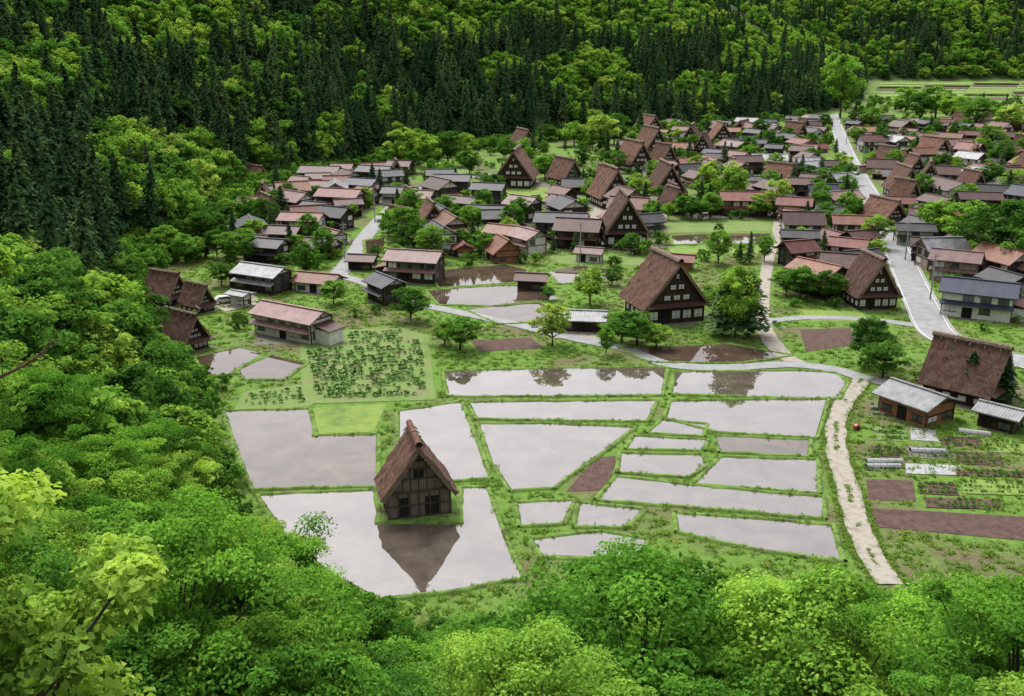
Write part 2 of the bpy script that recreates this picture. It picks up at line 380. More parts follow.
# ------------------------------------------------------------------ paddies
PW=[('water',[(445,372),(560,369),(665,368),(661,395),(560,396),(449,396)]),
('water',[(676,373),(800,371),(835,374),(846,383),(838,399),(760,397),(673,394)]),
('water',[(470,403),(656,401),(646,421),(560,420),(478,419)]),
('water',[(480,425),(560,425),(632,428),(606,449),(580,467),(552,488),(512,490),(494,465)]),
('water',[(400,412),(460,403),(474,438),(488,478),(440,481),(400,481)]),
('mudwater',[(226,412),(308,410),(314,437),(376,435),(376,486),(254,489),(238,450)]),
('water',[(260,496),(376,491),(377,523),(460,523),(460,489),(486,489),(502,535),(521,578),(440,592),(378,598),(330,572),(290,540)]),
('water',[(672,402),(826,400),(815,438),(720,432),(667,419)]),
('water',[(662,421),(704,425),(702,436),(650,433)]),
('water',[(636,437),(706,441),(701,450),(628,449)]),
('water',[(622,454),(700,456),(705,465),(688,477),(620,472)]),
('mudwater',[(715,437),(809,441),(807,456),(722,452)]),
('water',[(722,458),(816,461),(817,493),(697,484)]),
('water',[(617,478),(714,489),(822,498),(822,518),(690,507),(600,500)]),
('water',[(518,504),(572,502),(562,523),(522,526)]),
('water',[(581,504),(642,511),(625,527),(577,526)]),
('water',[(677,515),(830,526),(840,560),(755,549),(680,532)]),
('water',[(534,541),(600,533),(645,541),(640,558),(542,556)]),
('brownwater',[(622,349),(730,345),(790,356),(742,363),(650,362)]),
('brownwater',[(428,291),(500,286),(545,287),(558,300),(500,306),(440,305)]),
('brownwater',[(430,271),(505,265),(528,270),(512,283),(440,288)]),
('brownwater',[(466,310),(536,302),(560,310),(556,322),(500,324)]),
('brownwater',[(196,358),(240,348),(262,354),(224,377),(206,373)]),
('brownwater',[(238,370),(272,356),(306,364),(282,380),(245,379)]),
('brownwater',[(548,272),(580,266),(612,270),(606,282),(560,284)]),
('brownwater',[(672,236),(716,234),(722,243),(674,245)]),
('brownwater',[(724,234),(770,234),(774,243),(730,244)]),
('brownwater',[(480,209),(520,206),(542,213),(500,219)]),
('brownwater',[(365,241),(385,238),(384,252),(366,254)]),
('brownwater',[(520,226),(548,224),(556,232),(528,234)])]
bund=B(); tuftpts=[]
WP=[]
def bundline(P,Q,w=.75,hh=.34):
    L=math.dist(P,Q); n=max(2,int(L/1.1)); dx,dy=(Q[0]-P[0])/L,(Q[1]-P[1])/L; nx_,ny_=-dy,dx
    P=(P[0]-dx*.3,P[1]-dy*.3); Q=(Q[0]+dx*.3,Q[1]+dy*.3)
    o=len(bund.v); prof=[(-1,-.05),(-.62,.75),(-.1,1),(.45,.85),(1,-.05)]
    ph=random.uniform(0,50)
    for i in range(n+1):
        k=i/n; x=P[0]+(Q[0]-P[0])*k; y=P[1]+(Q[1]-P[1])*k
        j=noise.noise(Vector((x*.35,y*.35,ph)))*.25; ww=w*(1+.5*noise.noise(Vector((x*.7,y*.7,9+ph)))); h2=hh*(1+.4*noise.noise(Vector((x*.8,y*.8,ph+5))))
        for a_,c_ in prof: bund.v.append((x+nx_*(a_*ww+j),y+ny_*(a_*ww+j),c_*h2))
        for _ in range(2 if y<160 else 1):
            if noise.noise(Vector((x*.25,y*.25,31)))<-.12: continue
            q=random.uniform(-1,1)*ww*.7; tuftpts.append((x+nx_*(q+j)+random.uniform(-.5,.5)*dx,y+ny_*(q+j)+random.uniform(-.5,.5)*dy,.05+.22*(1-abs(q/ww))))
    for i in range(n):
        for k in range(4): bund.f.append((o+i*5+k,o+i*5+k+1,o+(i+1)*5+k+1,o+(i+1)*5+k))
def sheet(name,pts,mat,z):
    return mk(name,[(x,y,z) for x,y in pts],[tuple(range(len(pts)))],[mat])
def ccw(p):
    s=sum(p[i][0]*p[(i+1)%len(p)][1]-p[(i+1)%len(p)][0]*p[i][1] for i in range(len(p)))
    return p if s>0 else p[::-1]
for i,(k,pp) in enumerate(PW):
    w=ccw([G(*q) for q in pp]); WP.append(np.array(w))
    sheet('rice_paddy',w,k,.10+.002*(i%5))
    n=len(w)
    for j in range(n):
        P,Q=w[j],w[(j+1)%n]; L=math.dist(P,Q)
        ox,oy=(Q[1]-P[1])/L*.32,-(Q[0]-P[0])/L*.32
        bundline((P[0]+ox,P[1]+oy),(Q[0]+ox,Q[1]+oy),.38 if P[1]<200 else .5,.28)
for (P,Q) in [((376,490),(378,523)),((378,523),(460,523)),((460,523),(460,489)),((460,489),(376,490))]:
    bundline(G(*P),G(*Q),.5,.33)
mk('paddy_bunds',bund.v,bund.f,['bund'],smooth=True)
sheet('hut_grass_pad',[G(*q) for q in [(376,490),(378,523),(460,523),(460,489)]],'bund',.2)
FL=[('lawn','lawn',[(311,408),(386,404),(374,432),(319,434)]),
('plowed_field','soil',[(596,458),(618,456),(606,490),(566,492)]),
('meadow','field',[(665,222),(770,222),(774,231),(668,233)]),
('meadow','lawn',[(668,247),(775,246),(778,253),(672,254)]),
('plowed_field','soil',[(866,479),(913,481),(916,502),(868,500)]),
('plowed_field','soil',[(868,508),(1060,519),(1070,545),(875,527)]),
('plowed_field','soil',[(800,330),(850,328),(858,345),(806,352)]),
('plowed_field','soil',[(470,340),(530,338),(545,348),(480,352)]),
('meadow','lawn',[(800,310),(862,312),(868,322),(812,322)]),
('meadow','field',[(548,256),(640,256),(650,266),(560,264)]),
('meadow','lawn',[(480,185),(560,188),(560,200),(470,202)]),
('garden_plot','soil',[(350,240),(362,238),(362,252),(352,254)]),
('vegetable_garden','field',[(300,345),(345,330),(402,328),(428,336),(436,400),(314,404),(308,408),(234,410),(244,392),(302,385)])]
for i,(n_,k,pp) in enumerate(FL):
    w=[G(*q) for q in pp]; WP.append(np.array(w)); sheet(n_,w,k,.03+.003*i)
for i,(y0,y1) in enumerate([(99.5,97.2),(96.2,94.2),(93.4,91.7),(90.9,89.4),(88.7,87.3),(86.7,85.3),(84.7,83.3)]):
    for j in range(4):
        xa=868+j*47+i*2; yo=random.uniform(-.4,.4); sheet('terraced_field',[G(xa,y0+yo),G(xa+45,y0+.3+yo),G(xa+45,y1+.3+yo),G(xa,y1+yo)],['lawn','field','mudwater','lawn','soil'][(i*3+j*2)%5],.2+.05*i)
for i,pp in enumerate([[(672,200),(765,198),(772,216),(690,220)],[(585,212),(606,210),(612,240),(592,246)],[(640,218),(668,200),(680,206),(655,226)],[(205,300),(250,290),(262,304),(225,312)],[(560,330),(605,332),(600,342),(552,338)]]):
    sheet('gravel_yard',[G(*q) for q in pp],'gravel',.075+.003*i)
# ------------------------------------------------------------------ roads
def crom(P,n=8):
    R=[]
    for i in range(len(P)-1):
        p0=P[max(0,i-1)];p1=P[i];p2=P[i+1];p3=P[min(len(P)-1,i+2)]
        for k in range(n):
            t=k/n
            R.append(tuple(.5*((2*p1[j])+(-p0[j]+p2[j])*t+(2*p0[j]-5*p1[j]+4*p2[j]-p3[j])*t*t+(-p0[j]+3*p1[j]-3*p2[j]+p3[j])*t**3) for j in (0,1)))
    R.append(P[-1]); return R
RD=[]
def strip(C,off,w,z,z2=None,jit=0):
    o=B(); n=len(C)
    for i,(x,y) in enumerate(C):
        a_=C[max(0,i-1)];b_=C[min(n-1,i+1)]; L=math.dist(a_,b_) or 1; nx_,ny_=-(b_[1]-a_[1])/L,(b_[0]-a_[0])/L
        j1=jit*noise.noise(Vector((x*.3,y*.3,1)));j2=jit*noise.noise(Vector((x*.3,y*.3,7)))
        o.v+= [(x+nx_*(off-w/2+j1),y+ny_*(off-w/2+j1),z),(x+nx_*(off+w/2+j2),y+ny_*(off+w/2+j2),z)]
        if z2 is not None: o.v+=[(x+nx_*(off+w/2),y+ny_*(off+w/2),z2),(x+nx_*(off-w/2),y+ny_*(off-w/2),z2)]
    m_=4 if z2 is not None else 2
    for i in range(n-1):
        if m_==2: o.f.append((i*2+1,i*2,i*2+2,i*2+3))
        else:
            for k in ((2,3),(3,0),(1,2)): o.f.append((i*4+k[0],i*4+k[1],i*4+4+k[1],i*4+4+k[0]))
    return o
def road(name,pp,w,mat,z,kerb=False,line=False):
    C=crom([G(*q) for q in pp],12); RD.append((C,w))
    strip(C,0,w,z,jit=.3 if mat=='gravel' else .1).out(name,mat)
    if kerb:
        for s_ in (-1,1): strip(C,s_*(w/2+.1),.2,.0,z+.12).out('kerb','kerb')
    if line:
        for s_ in (-1,1): strip(C,s_*(w/2-.35),.14,z+.004).out('road_marking','line')
    return C
road('road',[(832,112),(838,130),(850,160),(872,200),(892,240),(908,275),(922,305),(940,335),(985,352),(1060,372)],6.4,'asphalt',.12,True,True)
road('village_road',[(425,306),(470,315),(530,328),(580,340),(625,349),(665,364),(720,368),(790,365),(835,370),(862,378),(900,386)],3.0,'asphalt',.115,False)
road('village_lane',[(762,322),(770,340),(785,356),(800,366)],3.0,'gravel',.11)
FT=road('farm_track',[(862,380),(845,402),(836,425),(838,455),(848,490),(856,520),(868,550),(890,585)],2.6,'gravel',.125)
road('village_street',[(338,275),(352,258),(366,236),(384,216),(400,200),(412,190)],4.4,'asphalt',.105)
road('village_street',[(412,190),(480,176),(560,172),(620,180),(680,196),(740,205),(800,210),(870,205)],4.0,'asphalt',.10)
road('village_lane',[(598,245),(596,225),(602,205),(625,185)],3.4,'gravel',.09)
road('village_lane',[(778,222),(775,240),(768,262),(764,290),(762,322)],2.5,'gravel',.095)
road('village_lane',[(940,330),(890,322),(840,318),(800,318),(762,322)],2.6,'asphalt',.085)
road('village_lane',[(425,306),(400,300),(370,285),(338,275)],3.0,'asphalt',.082)
road('village_lane',[(850,160),(800,165),(740,160),(690,165),(640,160)],3.4,'asphalt',.08)
# ------------------------------------------------------------------ occupancy raster (1 m)
RX0,RY0,RW,RH=-260,60,900,1000
rx,ry=np.meshgrid(np.arange(RW)+RX0+.5,np.arange(RH)+RY0+.5)
OCC=np.zeros((RH,RW),bool)
def win(x0,x1,y0,y1):
    i0=max(0,int(x0-RX0)-1); i1=min(RW,int(x1-RX0)+2); j0=max(0,int(y0-RY0)-1); j1=min(RH,int(y1-RY0)+2)
    return slice(j0,max(j0,j1)),slice(i0,max(i0,i1))
def fillpoly(w,g=.7):
    s_=win(w[:,0].min(),w[:,0].max(),w[:,1].min(),w[:,1].max())
    if rx[s_].size: OCC[s_]|=sdist(rx[s_],ry[s_],w)<g
for w in WP: fillpoly(w)
def disc(arr,x,y,r):
    s_=win(x-r,x+r,y-r,y+r)
    if rx[s_].size: arr[s_]|=(rx[s_]-x)**2+(ry[s_]-y)**2<r*r
for C,w in RD:
    for i in range(len(C)-1):
        L=math.dist(C[i],C[i+1]); n=max(1,int(L/1.0))
        for k in range(n): disc(OCC,C[i][0]+(C[i+1][0]-C[i][0])*k/n,C[i][1]+(C[i+1][1]-C[i][1])*k/n,w/2+.7)
VD=sdist(rx[::4,::4],ry[::4,::4])
def vd(x,y):
    i=int((x-RX0)/4); j=int((y-RY0)/4)
    return VD[j,i] if 0<=i<VD.shape[1] and 0<=j<VD.shape[0] else -50
def occr(x,y,r=0,arr=None):
    arr=OCC if arr is None else arr
    s_=win(x-r,x+r,y-r,y+r)
    if arr[s_].size==0: return False
    if r==0: return bool(arr[min(RH-1,max(0,int(y-RY0))),min(RW-1,max(0,int(x-RX0)))])
    return bool((arr[s_]&((rx[s_]-x)**2+(ry[s_]-y)**2<r*r)).any())
# ------------------------------------------------------------------ buildings
HS=[]
def gassho(px,py,wpx,hpx,Lf,rot,style='house',W=None,H=None,L=None,name='thatched_farmhouse'):
    s=S(px,py); W=W or wpx*s*.9; H=H or hpx*s/.93*.92; L=L or W*Lf; r=math.radians(rot)
    x,y=G(px,py); x,y=x-math.sin(r)*L/2*.75,y+math.cos(r)*L/2*.75
    HS.append((x,y,max(W,L)*.58)); e=empty(name,x,y,0,r)
    hutq=style=='hut'
    ze=H*(.31 if hutq else .25); ww=W*.80; hw=H*(.37 if hutq else .31)
    big=W>9
    nu,nv=(18,18) if (hutq or big) else (9,max(8,int(L/1.2))); th=.62 if W>7 else .4; v=[];f=[]
    sd=random.uniform(0,99)
    for side in (-1,1):
        for layer in (0,1):
            for j in range(nv+1):
                yy_=-L/2+L*j/nv
                for i in range(nu+1):
                    k=i/nu; xo=(W/2)*(1-k); zo=ze+(H-ze)*k+.12*H*k*(k-1)*.35
                    nzv=noise.noise(Vector((xo*side*.9,yy_*.9,zo*.5+sd)))*.26+random.uniform(-.05,.05)
                    if layer==0: pxx,pz=xo+nzv*.7,zo+nzv*.6
                    else: pxx,pz=max(0,xo-th*.75),zo-th*.45-(th*.6 if k>.95 else 0)
                    yo=yy_*(1+.06*(k-.4))+(random.uniform(-.06,.06) if j in (0,nv) else 0)
                    v.append((side*pxx,yo,pz))
    def id_(s_,l,j,i): return ((s_*2+l)*(nv+1)+j)*(nu+1)+i
    for s_ in (0,1):
        for l in (0,1):
            for j in range(nv):
                for i in range(nu):
                    q=(id_(s_,l,j,i),id_(s_,l,j,i+1),id_(s_,l,j+1,i+1),id_(s_,l,j+1,i))
                    f.append(q if (s_+l)%2==0 else q[::-1])
        for j in range(nv): f.append((id_(s_,0,j,0),id_(s_,0,j+1,0),id_(s_,1,j+1,0),id_(s_,1,j,0)))
    nface=len(f)
    for s_ in (0,1):
        for j in (0,nv):
            for i in range(nu): f.append((id_(s_,0,j,i),id_(s_,0,j,i+1),id_(s_,1,j,i+1),id_(s_,1,j,i)))
    mk('thatched_roof',v,f,['thatch','thatchend'],e,[0]*nface+[1]*(len(f)-nface),smooth=False)
    rb=B(); n=8; Lr=L*1.03
    for j in range(n): rb.tube([(0,-Lr/2-.15+j*(Lr+.3)/n,H+.02+random.uniform(-.05,.05)),(0,-Lr/2-.15+(j+1.03)*(Lr+.3)/n,H+.02+random.uniform(-.05,.05))],[W*.03+.12]*2,7)
    for j in range(5):
        yy_=-L/2+L*(j+.5)/5; rb.tube([(-.8,yy_,H-.5),(0,yy_,H+.32),(.8,yy_,H-.5)],[.07]*3,4)
    rb.out('ridge','thatch' if hutq else 'ridge',e)
    wl=B(); gy=L/2-.85 if L>6 else L/2-.5
    apex=H-1.0
    wl.prism([(-ww/2,0),(ww/2,0),(ww/2,hw),(ww/2*.98,hw+.02),(0,apex),(-ww/2*.98,hw+.02),(-ww/2,hw)],-gy,gy)
    wl.out('walls','gwood' if hutq else 'dwood',e)
    tr=B(); wi=B(); op=B(); sk=B()
    for sgn in (-1,1):
        yw=sgn*(gy+.03)
        if hutq:
            op.box(-ww*.24,yw,hw*.45,ww*.2,.06,hw*.66); op.box(ww*.2,yw,hw*.43,ww*.22,.06,hw*.64)
            for i in range(7): tr.box(-ww/2+ww*i/6,yw+sgn*.05,hw*.5,.13,.14,hw)
            tr.box(0,yw+sgn*.09,hw*.98,ww*1.02,.14,.2); tr.box(0,yw+sgn*.09,hw*.08,ww*1.02,.12,.16)
            tr.box(0,yw+sgn*.07,hw*.5,ww*.98,.1,.12)
            for k in (.3,.55,.75):
                zz_=hw+(apex-hw)*k; tr.box(0,yw+sgn*.04,zz_,ww*(1-k)*.95,.1,.14)
            for i in range(-3,4):
                xx_=i*ww*.13; ht=(apex-hw)*(1-abs(xx_)/(ww/2))*.97
                if ht>.4: tr.box(xx_,yw+sgn*.02,hw+ht/2,.07,.07,ht)
            op.box(0,yw+sgn*.0,hw+(apex-hw)*.42,ww*.16,.05,(apex-hw)*.2)
        else:
            nrow=3 if H>9 else 2
            for r_ in range(nrow):
                k=.06+.28*r_; zz_=hw+(apex-hw)*(k+.11); wd=ww*(1-k-.3)*.8; nwin=max(1,3-r_)
                for q in range(nwin):
                    xc=(q-(nwin-1)/2)*wd/nwin
                    wi.box(xc,yw,zz_,wd/nwin*.6,.05,(apex-hw)*.11)
                    tr.box(xc,yw+sgn*.03,zz_,.07,.06,(apex-hw)*.11)
                    tr.box(xc,yw+sgn*.035,zz_,wd/nwin*.6,.04,.05)
                tr.box(0,yw+sgn*.03,zz_-(apex-hw)*.1,ww*(1-k)*.93,.1,.14)
            zs=hw*1.02; a0,a1=yw,yw+sgn*1.25
            sk.hexa([(-ww/2-.5,a0,zs),(ww/2+.5,a0,zs),(ww/2+.6,a1,zs-.5),(-ww/2-.6,a1,zs-.5),(-ww/2-.5,a0,zs+.16),(ww/2+.5,a0,zs+.16),(ww/2+.6,a1,zs-.34),(-ww/2-.6,a1,zs-.34)])
            nb=5
            for q in range(nb):
                xc=-ww/2+ww*(q+.5)/nb
                if q==1: op.box(xc,yw,hw*.36,ww/nb*.72,.05,hw*.68)
                else: wi.box(xc,yw,hw*.45,ww/nb*.7,.05,hw*.4); tr.box(xc,yw+sgn*.035,hw*.45,.06,.05,hw*.4); tr.box(xc,yw+sgn*.035,hw*.35,ww/nb*.7,.05,.05)
            for q in range(nb+1): tr.box(-ww/2+ww*q/nb,yw+sgn*.04,hw*.45,.16,.12,hw*.9)
    for sgn in (-1,1):
        n=max(3,int(L/2.2))
        for q in range(n):
            yc=-gy+2*gy*(q+.5)/n
            (op if (hutq and q%2) else (tr if hutq else wi)).box(sgn*(ww/2+.02),yc,hw*.38,.06,gy*2/n*.5,hw*.28)
            tr.box(sgn*(ww/2+.05),yc+gy/n,hw*.4,.12,.14,hw*.8)
    tr.out('timber_frame','dwood' if not hutq else 'bark',e); wi.out('windows','shoji',e); op.out('door_openings','opening',e); sk.out('eave_roof','r_brown',e)
    return e
def house(px,py,wpx,rot,roof='r_brown',wall='dwood',st=2,asp=.7,name='village_house',pitch=.42,W=None,L=None,skirt=True):
    s=S(px,py); r=math.radians(rot)
    if L is None: L=wpx*s/(abs(math.sin(r))+asp*abs(math.cos(r))); W=L*asp
    x,y=G(px,py); y+=W*.35
    HS.append((x,y,max(W,L)*.55)); e=empty(name,x,y,0,r)
    h=(2.9 if st==1 else 5.0)
    if W<6: h=2.4 if st==1 else 4.0
    rise=W/2*pitch
    wl=B(); wl.prism([(-W/2,0),(W/2,0),(W/2,h),(0,h+rise),(-W/2,h)],-L/2,L/2); wl.out('walls',wall,e)
    rf=B(); ov=.95; t=.2; ext=L/2+.85
    for sg in (-1,1):
        x1=sg*(W/2+ov); z1=h-ov*pitch
        P=[(0,-ext,h+rise+.02),(x1,-ext,z1+.02),(x1,ext,z1+.02),(0,ext,h+rise+.02)]
        if sg<0: P=[P[1],P[0],P[3],P[2]]
        rf.hexa(P+[(a_,b_,c_+t) for a_,b_,c_ in P])
    rf.box(0,0,h+rise+t+.06,.5,2*ext+.1,.2)
    if st==2 and skirt:
        zs=h*.52
        for sg in (-1,1):
            x0,x1=sg*(W/2+.01),sg*(W/2+1.35)
            P=[(x0,-L/2-.4,zs+.45),(x1,-L/2-.4,zs-.05),(x1,L/2+.4,zs-.05),(x0,L/2+.4,zs+.45)]
            if sg<0: P=[P[1],P[0],P[3],P[2]]
            rf.hexa(P+[(a_,b_,c_+.14) for a_,b_,c_ in P])
    rf.out('roof',roof,e)
    if skirt and L>9.5 and random.random()<.45:
        q_=random.choice((-1,1)); aw=W*.62; al=random.uniform(2.5,3.8); ah=2.5; y0=q_*(L/2+.05); y1=q_*(L/2+al)
        an=B(); lo_,hi_=min(y0,y1),max(y0,y1)
        an.box(0,(lo_+hi_)/2,ah/2,aw,hi_-lo_,ah); an.out('annex_walls',wall,e)
        ar=B(); yo=y1+q_*.5
        P=[(-aw/2-.5,y0,ah+.75),(aw/2+.5,y0,ah+.75),(aw/2+.5,yo,ah+.05),(-aw/2-.5,yo,ah+.05)]
        if q_<0: P=[P[3],P[2],P[1],P[0]]
        ar.hexa(P+[(a_,b_,c_+.15) for a_,b_,c_ in P]); ar.out('annex_roof',random.choice(['r_rust','r_brown','r_red']),e)
    tr=B(); wi=B(); pl=B(); op=B(); lv=[h*.22] if st==1 else [h*.22,h*.74]
    wh=min(1.3,h*.3)
    dark=wall in('dwood','gwood')
    for sg in (-1,1):
        for li,z in enumerate(lv):
            z=z+wh*.45 if li==0 else z
            n=max(2,int(L/2.4))
            for q in range(n):
                yc=-L/2+L*(q+.5)/n
                u_=random.random()
                if u_<.2: continue
                if li==0 and q==n//2: op.box(sg*(W/2+.02),yc,1.0,.06,L/n*.6,2.0); continue
                (pl if u_<.36 else wi).box(sg*(W/2+.02),yc,z,.06,L/n*.66,wh)
                tr.box(sg*(W/2+.05),yc,z-wh/2-.05,.12,L/n*.76,.1); tr.box(sg*(W/2+.05),yc,z+wh/2+.05,.12,L/n*.76,.1); tr.box(sg*(W/2+.045),yc,z,.08,.07,wh)
            n=max(2,int(W/2.6))
            for q in range(n):
                xc=-W/2+W*(q+.5)/n; u_=random.random()
                if u_<.2: continue
                (pl if u_<.45 else wi).box(xc,sg*(L/2+.02),z,W/n*.6,.06,wh)
                tr.box(xc,sg*(L/2+.05),z-wh/2-.05,W/n*.7,.12,.1); tr.box(xc,sg*(L/2+.05),z+wh/2+.05,W/n*.7,.12,.1); tr.box(xc,sg*(L/2+.045),z,.07,.08,wh)
        yg=sg*(L/2+.03)
        if dark and random.random()<.75:
            o=.82
            pl.prism([(-W/2*o,h+.12),(W/2*o,h+.12),(0,h+rise*.93)],min(sg*(L/2-.05),yg),max(sg*(L/2-.05),yg))
        tr.box(0,yg+sg*.04,h+.02,W,.12,.18); tr.box(0,yg+sg*.045,h+rise*.42,.14,.1,rise*.8)
        tr.box(0,yg+sg*.04,h*.5,W*.99,.08,.14)
        for q in (-1,1): tr.box(q*(W/2-.07),yg+sg*.05,h*.5,.18,.12,h)
    tr.out('timber_trim','dwood' if wall!='dwood' else 'bark',e); wi.out('windows','glass',e); pl.out('plaster_panels','plaster',e); op.out('doors','opening',e)
    return e
hut=gassho(420,518,0,0,1,15,'hut',W=8.6,H=9.0,L=6.2,name='thatched_hut')
for a_ in [(674,322,84,64,.85,17),(626,247,54,52,1.2,2),(876,309,54,52,1.0,6),(514,188,46,38,1.3,-8),(615,208,40,40,1.3,14),(669,202,40,38,1.3,6),
 (572,186,28,27,1.4,30),(656,158,32,30,1.3,16),(690,150,28,25,1.3,-15),(527,150,26,20,1.4,20),(548,138,22,16,1.3,20),(473,134,23,16,1.3,50),(640,172,32,30,1.4,20),
 (722,145,26,22,1.3,0),(907,199,34,32,1.3,0),(893,226,36,26,1.3,20),(434,232,36,30,1.2,15),(410,228,28,20,1.3,50),(653,136,26,20,1.3,20),(740,137,22,16,1.4,-30),
 (968,196,30,26,1.3,-20),(178,304,34,32,1.3,60),(206,312,28,28,1.3,55),(196,350,38,38,1.4,55),(940,160,26,22,1.3,20),(975,165,24,20,1.3,-20),(790,188,28,24,1.3,40),(262,186,24,20,1.3,50)]:
    gassho(*a_)
gassho(992,402,0,0,1,46,W=10.5,H=8.4,L=10.5)
for a_ in [(292,338,80,58,'r_pink','plaster',2,.42),(262,292,56,62,'r_grey','dwood',2,.55),(318,292,46,70,'r_rust','plaster',1,.6),(415,282,56,75,'r_pink','dwood',2,.6),
 (386,303,40,35,'r_dark','dwood',2,.7),(265,262,44,70,'r_dark','dwood',2,.6),(280,248,40,80,'r_brown','dwood',2,.6),(302,238,42,80,'r_red','plaster',2,.6),(332,244,30,40,'r_rust','plaster',1,.7),
 (340,212,46,75,'r_red','dwood',2,.6),(320,186,40,80,'r_brown','dwood',2,.6),(375,185,36,70,'r_dark','dwood',2,.6),(348,190,30,30,'r_brown','dwood',2,.7),(400,205,34,80,'r_dark','plaster',2,.6),
 (250,244,34,20,'r_dark','dwood',2,.7),(562,240,52,80,'r_dark','dwood',2,.6),(528,240,30,30,'r_brown','dwood',1,.7),(590,262,26,70,'r_pink','plaster',1,.6),(430,248,36,70,'r_red','owood',1,.7),
 (745,216,46,85,'r_red','dwood',2,.6),(982,318,74,62,'r_navy','plaster',2,.62),(958,282,50,60,'r_pink','beige',2,.7),(1008,300,40,20,'r_dark','dwood',2,.8),(935,262,44,70,'r_brown','dwood',2,.6),
 (850,262,40,60,'r_red','dwood',2,.7),(856,242,44,80,'r_rust','plaster',2,.6),(822,278,30,70,'r_grey','plaster',1,.7),(800,252,34,80,'r_dark','dwood',2,.6),(915,245,36,80,'r_dark','plaster',2,.6),
 (980,215,40,80,'r_brown','dwood',2,.6),(770,172,34,80,'r_grey','plaster',2,.6),(748,130,24,60,'r_grey','plaster',2,.7),(462,215,36,60,'r_brown','dwood',2,.6),(490,225,34,80,'r_dark','plaster',2,.6),(440,225,30,20,'r_dark','dwood',2,.6)]:
    house(*a_)
house(503,262,34,20,'r_rust','owood',1,.9,name='red_shed',pitch=.8,skirt=False)
house(463,257,18,10,'r_red','owood',1,.8,name='red_shed',pitch=.5,skirt=False)
house(682,270,24,70,'r_red','owood',1,.7,name='red_shed',pitch=.5,skirt=False)
house(583,331,44,82,'r_grey','dwood',1,.7,name='storage_shed',pitch=.3,skirt=False)
house(532,290,28,80,'r_brown','dwood',1,.7,name='storage_shed',pitch=.4,skirt=False)
house(921,421,0,32,'r_grey','owood',1,.62,name='wooden_shed',pitch=.35,skirt=False,W=6.1,L=7.4)
house(1003,430,40,45,'r_grey','dwood',1,.7,name='storage_shed',pitch=.3,skirt=False)
house(240,306,20,60,'r_grey','plaster',1,.6,name='storage_shed',pitch=.2,skirt=False)
house(362,270,26,80,'r_brown','dwood',1,.7,name='storage_shed',pitch=.4,skirt=False)
REG=[([(245,180),(400,172),(425,205),(400,232),(330,262),(240,262)],56),([(400,185),(610,185),(700,200),(640,258),(575,250),(440,258),(420,240)],40),
 ([(610,135),(840,122),(868,200),(860,235),(790,250),(780,210),(640,175)],88),([(845,122),(1060,124),(1070,215),(930,205),(960,235),(1060,262),(1060,310),(960,300),(915,250),(880,190)],140),([(780,240),(880,240),(885,290),(800,300)],18)]
nf=0
for pp,cnt in REG:
    W_=np.array([G(*q) for q in pp]); P_=np.array(pp); got=0
    for _ in range(cnt*8):
        if got>=cnt: break
        px=random.uniform(P_[:,0].min(),P_[:,0].max()); py=random.uniform(P_[:,1].min(),P_[:,1].max())
        x,y=G(px,py)
        if vd(x,y)>-8: continue
        Lh=random.uniform(7.5,12.5); rr=Lh*.5
        if any(math.hypot(x-a_,y-b_)<(rr+c_)*.95 for a_,b_,c_ in HS): continue
        if sdist(np.array([x]),np.array([y]),W_)[0]>0: continue
        if occr(x,y,Lh*.42): continue
        q=random.random()
        if q<.10: gassho(px,py,Lh*.9/S(px,py),Lh*.9/S(px,py),1.15,random.choice([0,20,30,-20,10]))
        else: house(px,py,Lh/S(px,py),random.choice([75,85,70,20,10,60,-70,95,35,50]),random.choice(['r_brown']*9+['r_red']*4+['r_rust']*4+['r_dark']*7+['r_grey']*1+['r_pink']*1+['r_navy']),random.choice(['dwood']*8+['plaster']*2+['beige']*1),random.choice([1,2,2]),random.uniform(.6,.82),pitch=random.uniform(.4,.65))
        got+=1; nf+=1
print('houses',len(HS),'filled',nf)
HOC=np.zeros((RH,RW),bool)
for a_,b_,c_ in HS: disc(HOC,a_,b_,c_*.85)
OCC2=OCC|HOC
for i,(x,y,r) in enumerate(HS[1:]):
    n=11; ph=random.uniform(0,6)
    if y<240: r*=.75
    sheet('yard',[(x+math.cos(2*math.pi*k/n)*r*(1.4+.25*math.sin(3*k+ph)),y+math.sin(2*math.pi*k/n)*r*(1.3+.25*math.cos(2*k+ph))) for k in range(n)],'yard',.012+.00006*i)
for i in range(200):
    y=225+430*random.random(); x=random.uniform(-.36,.55)*y; a_,b_=random.uniform(3,8),random.uniform(3,6)
    if vd(x,y)>-6 or occr(x,y,max(a_,b_)*.9,OCC2): continue
    r=random.choice([.2,.35,1.2,-.3])+random.uniform(-.1,.1); c_,s_=math.cos(r),math.sin(r)
    w=np.array([(x+c_*p-s_*q,y+s_*p+c_*q) for p,q in ((-a_,-b_),(a_,-b_),(a_,b_),(-a_,b_))])
    sheet('garden_plot',[tuple(q) for q in w],random.choice(['soil','soil','field','lawn','brownwater','yard']),.04+.0001*i)
    fillpoly(w,.3); OCC2|=OCC
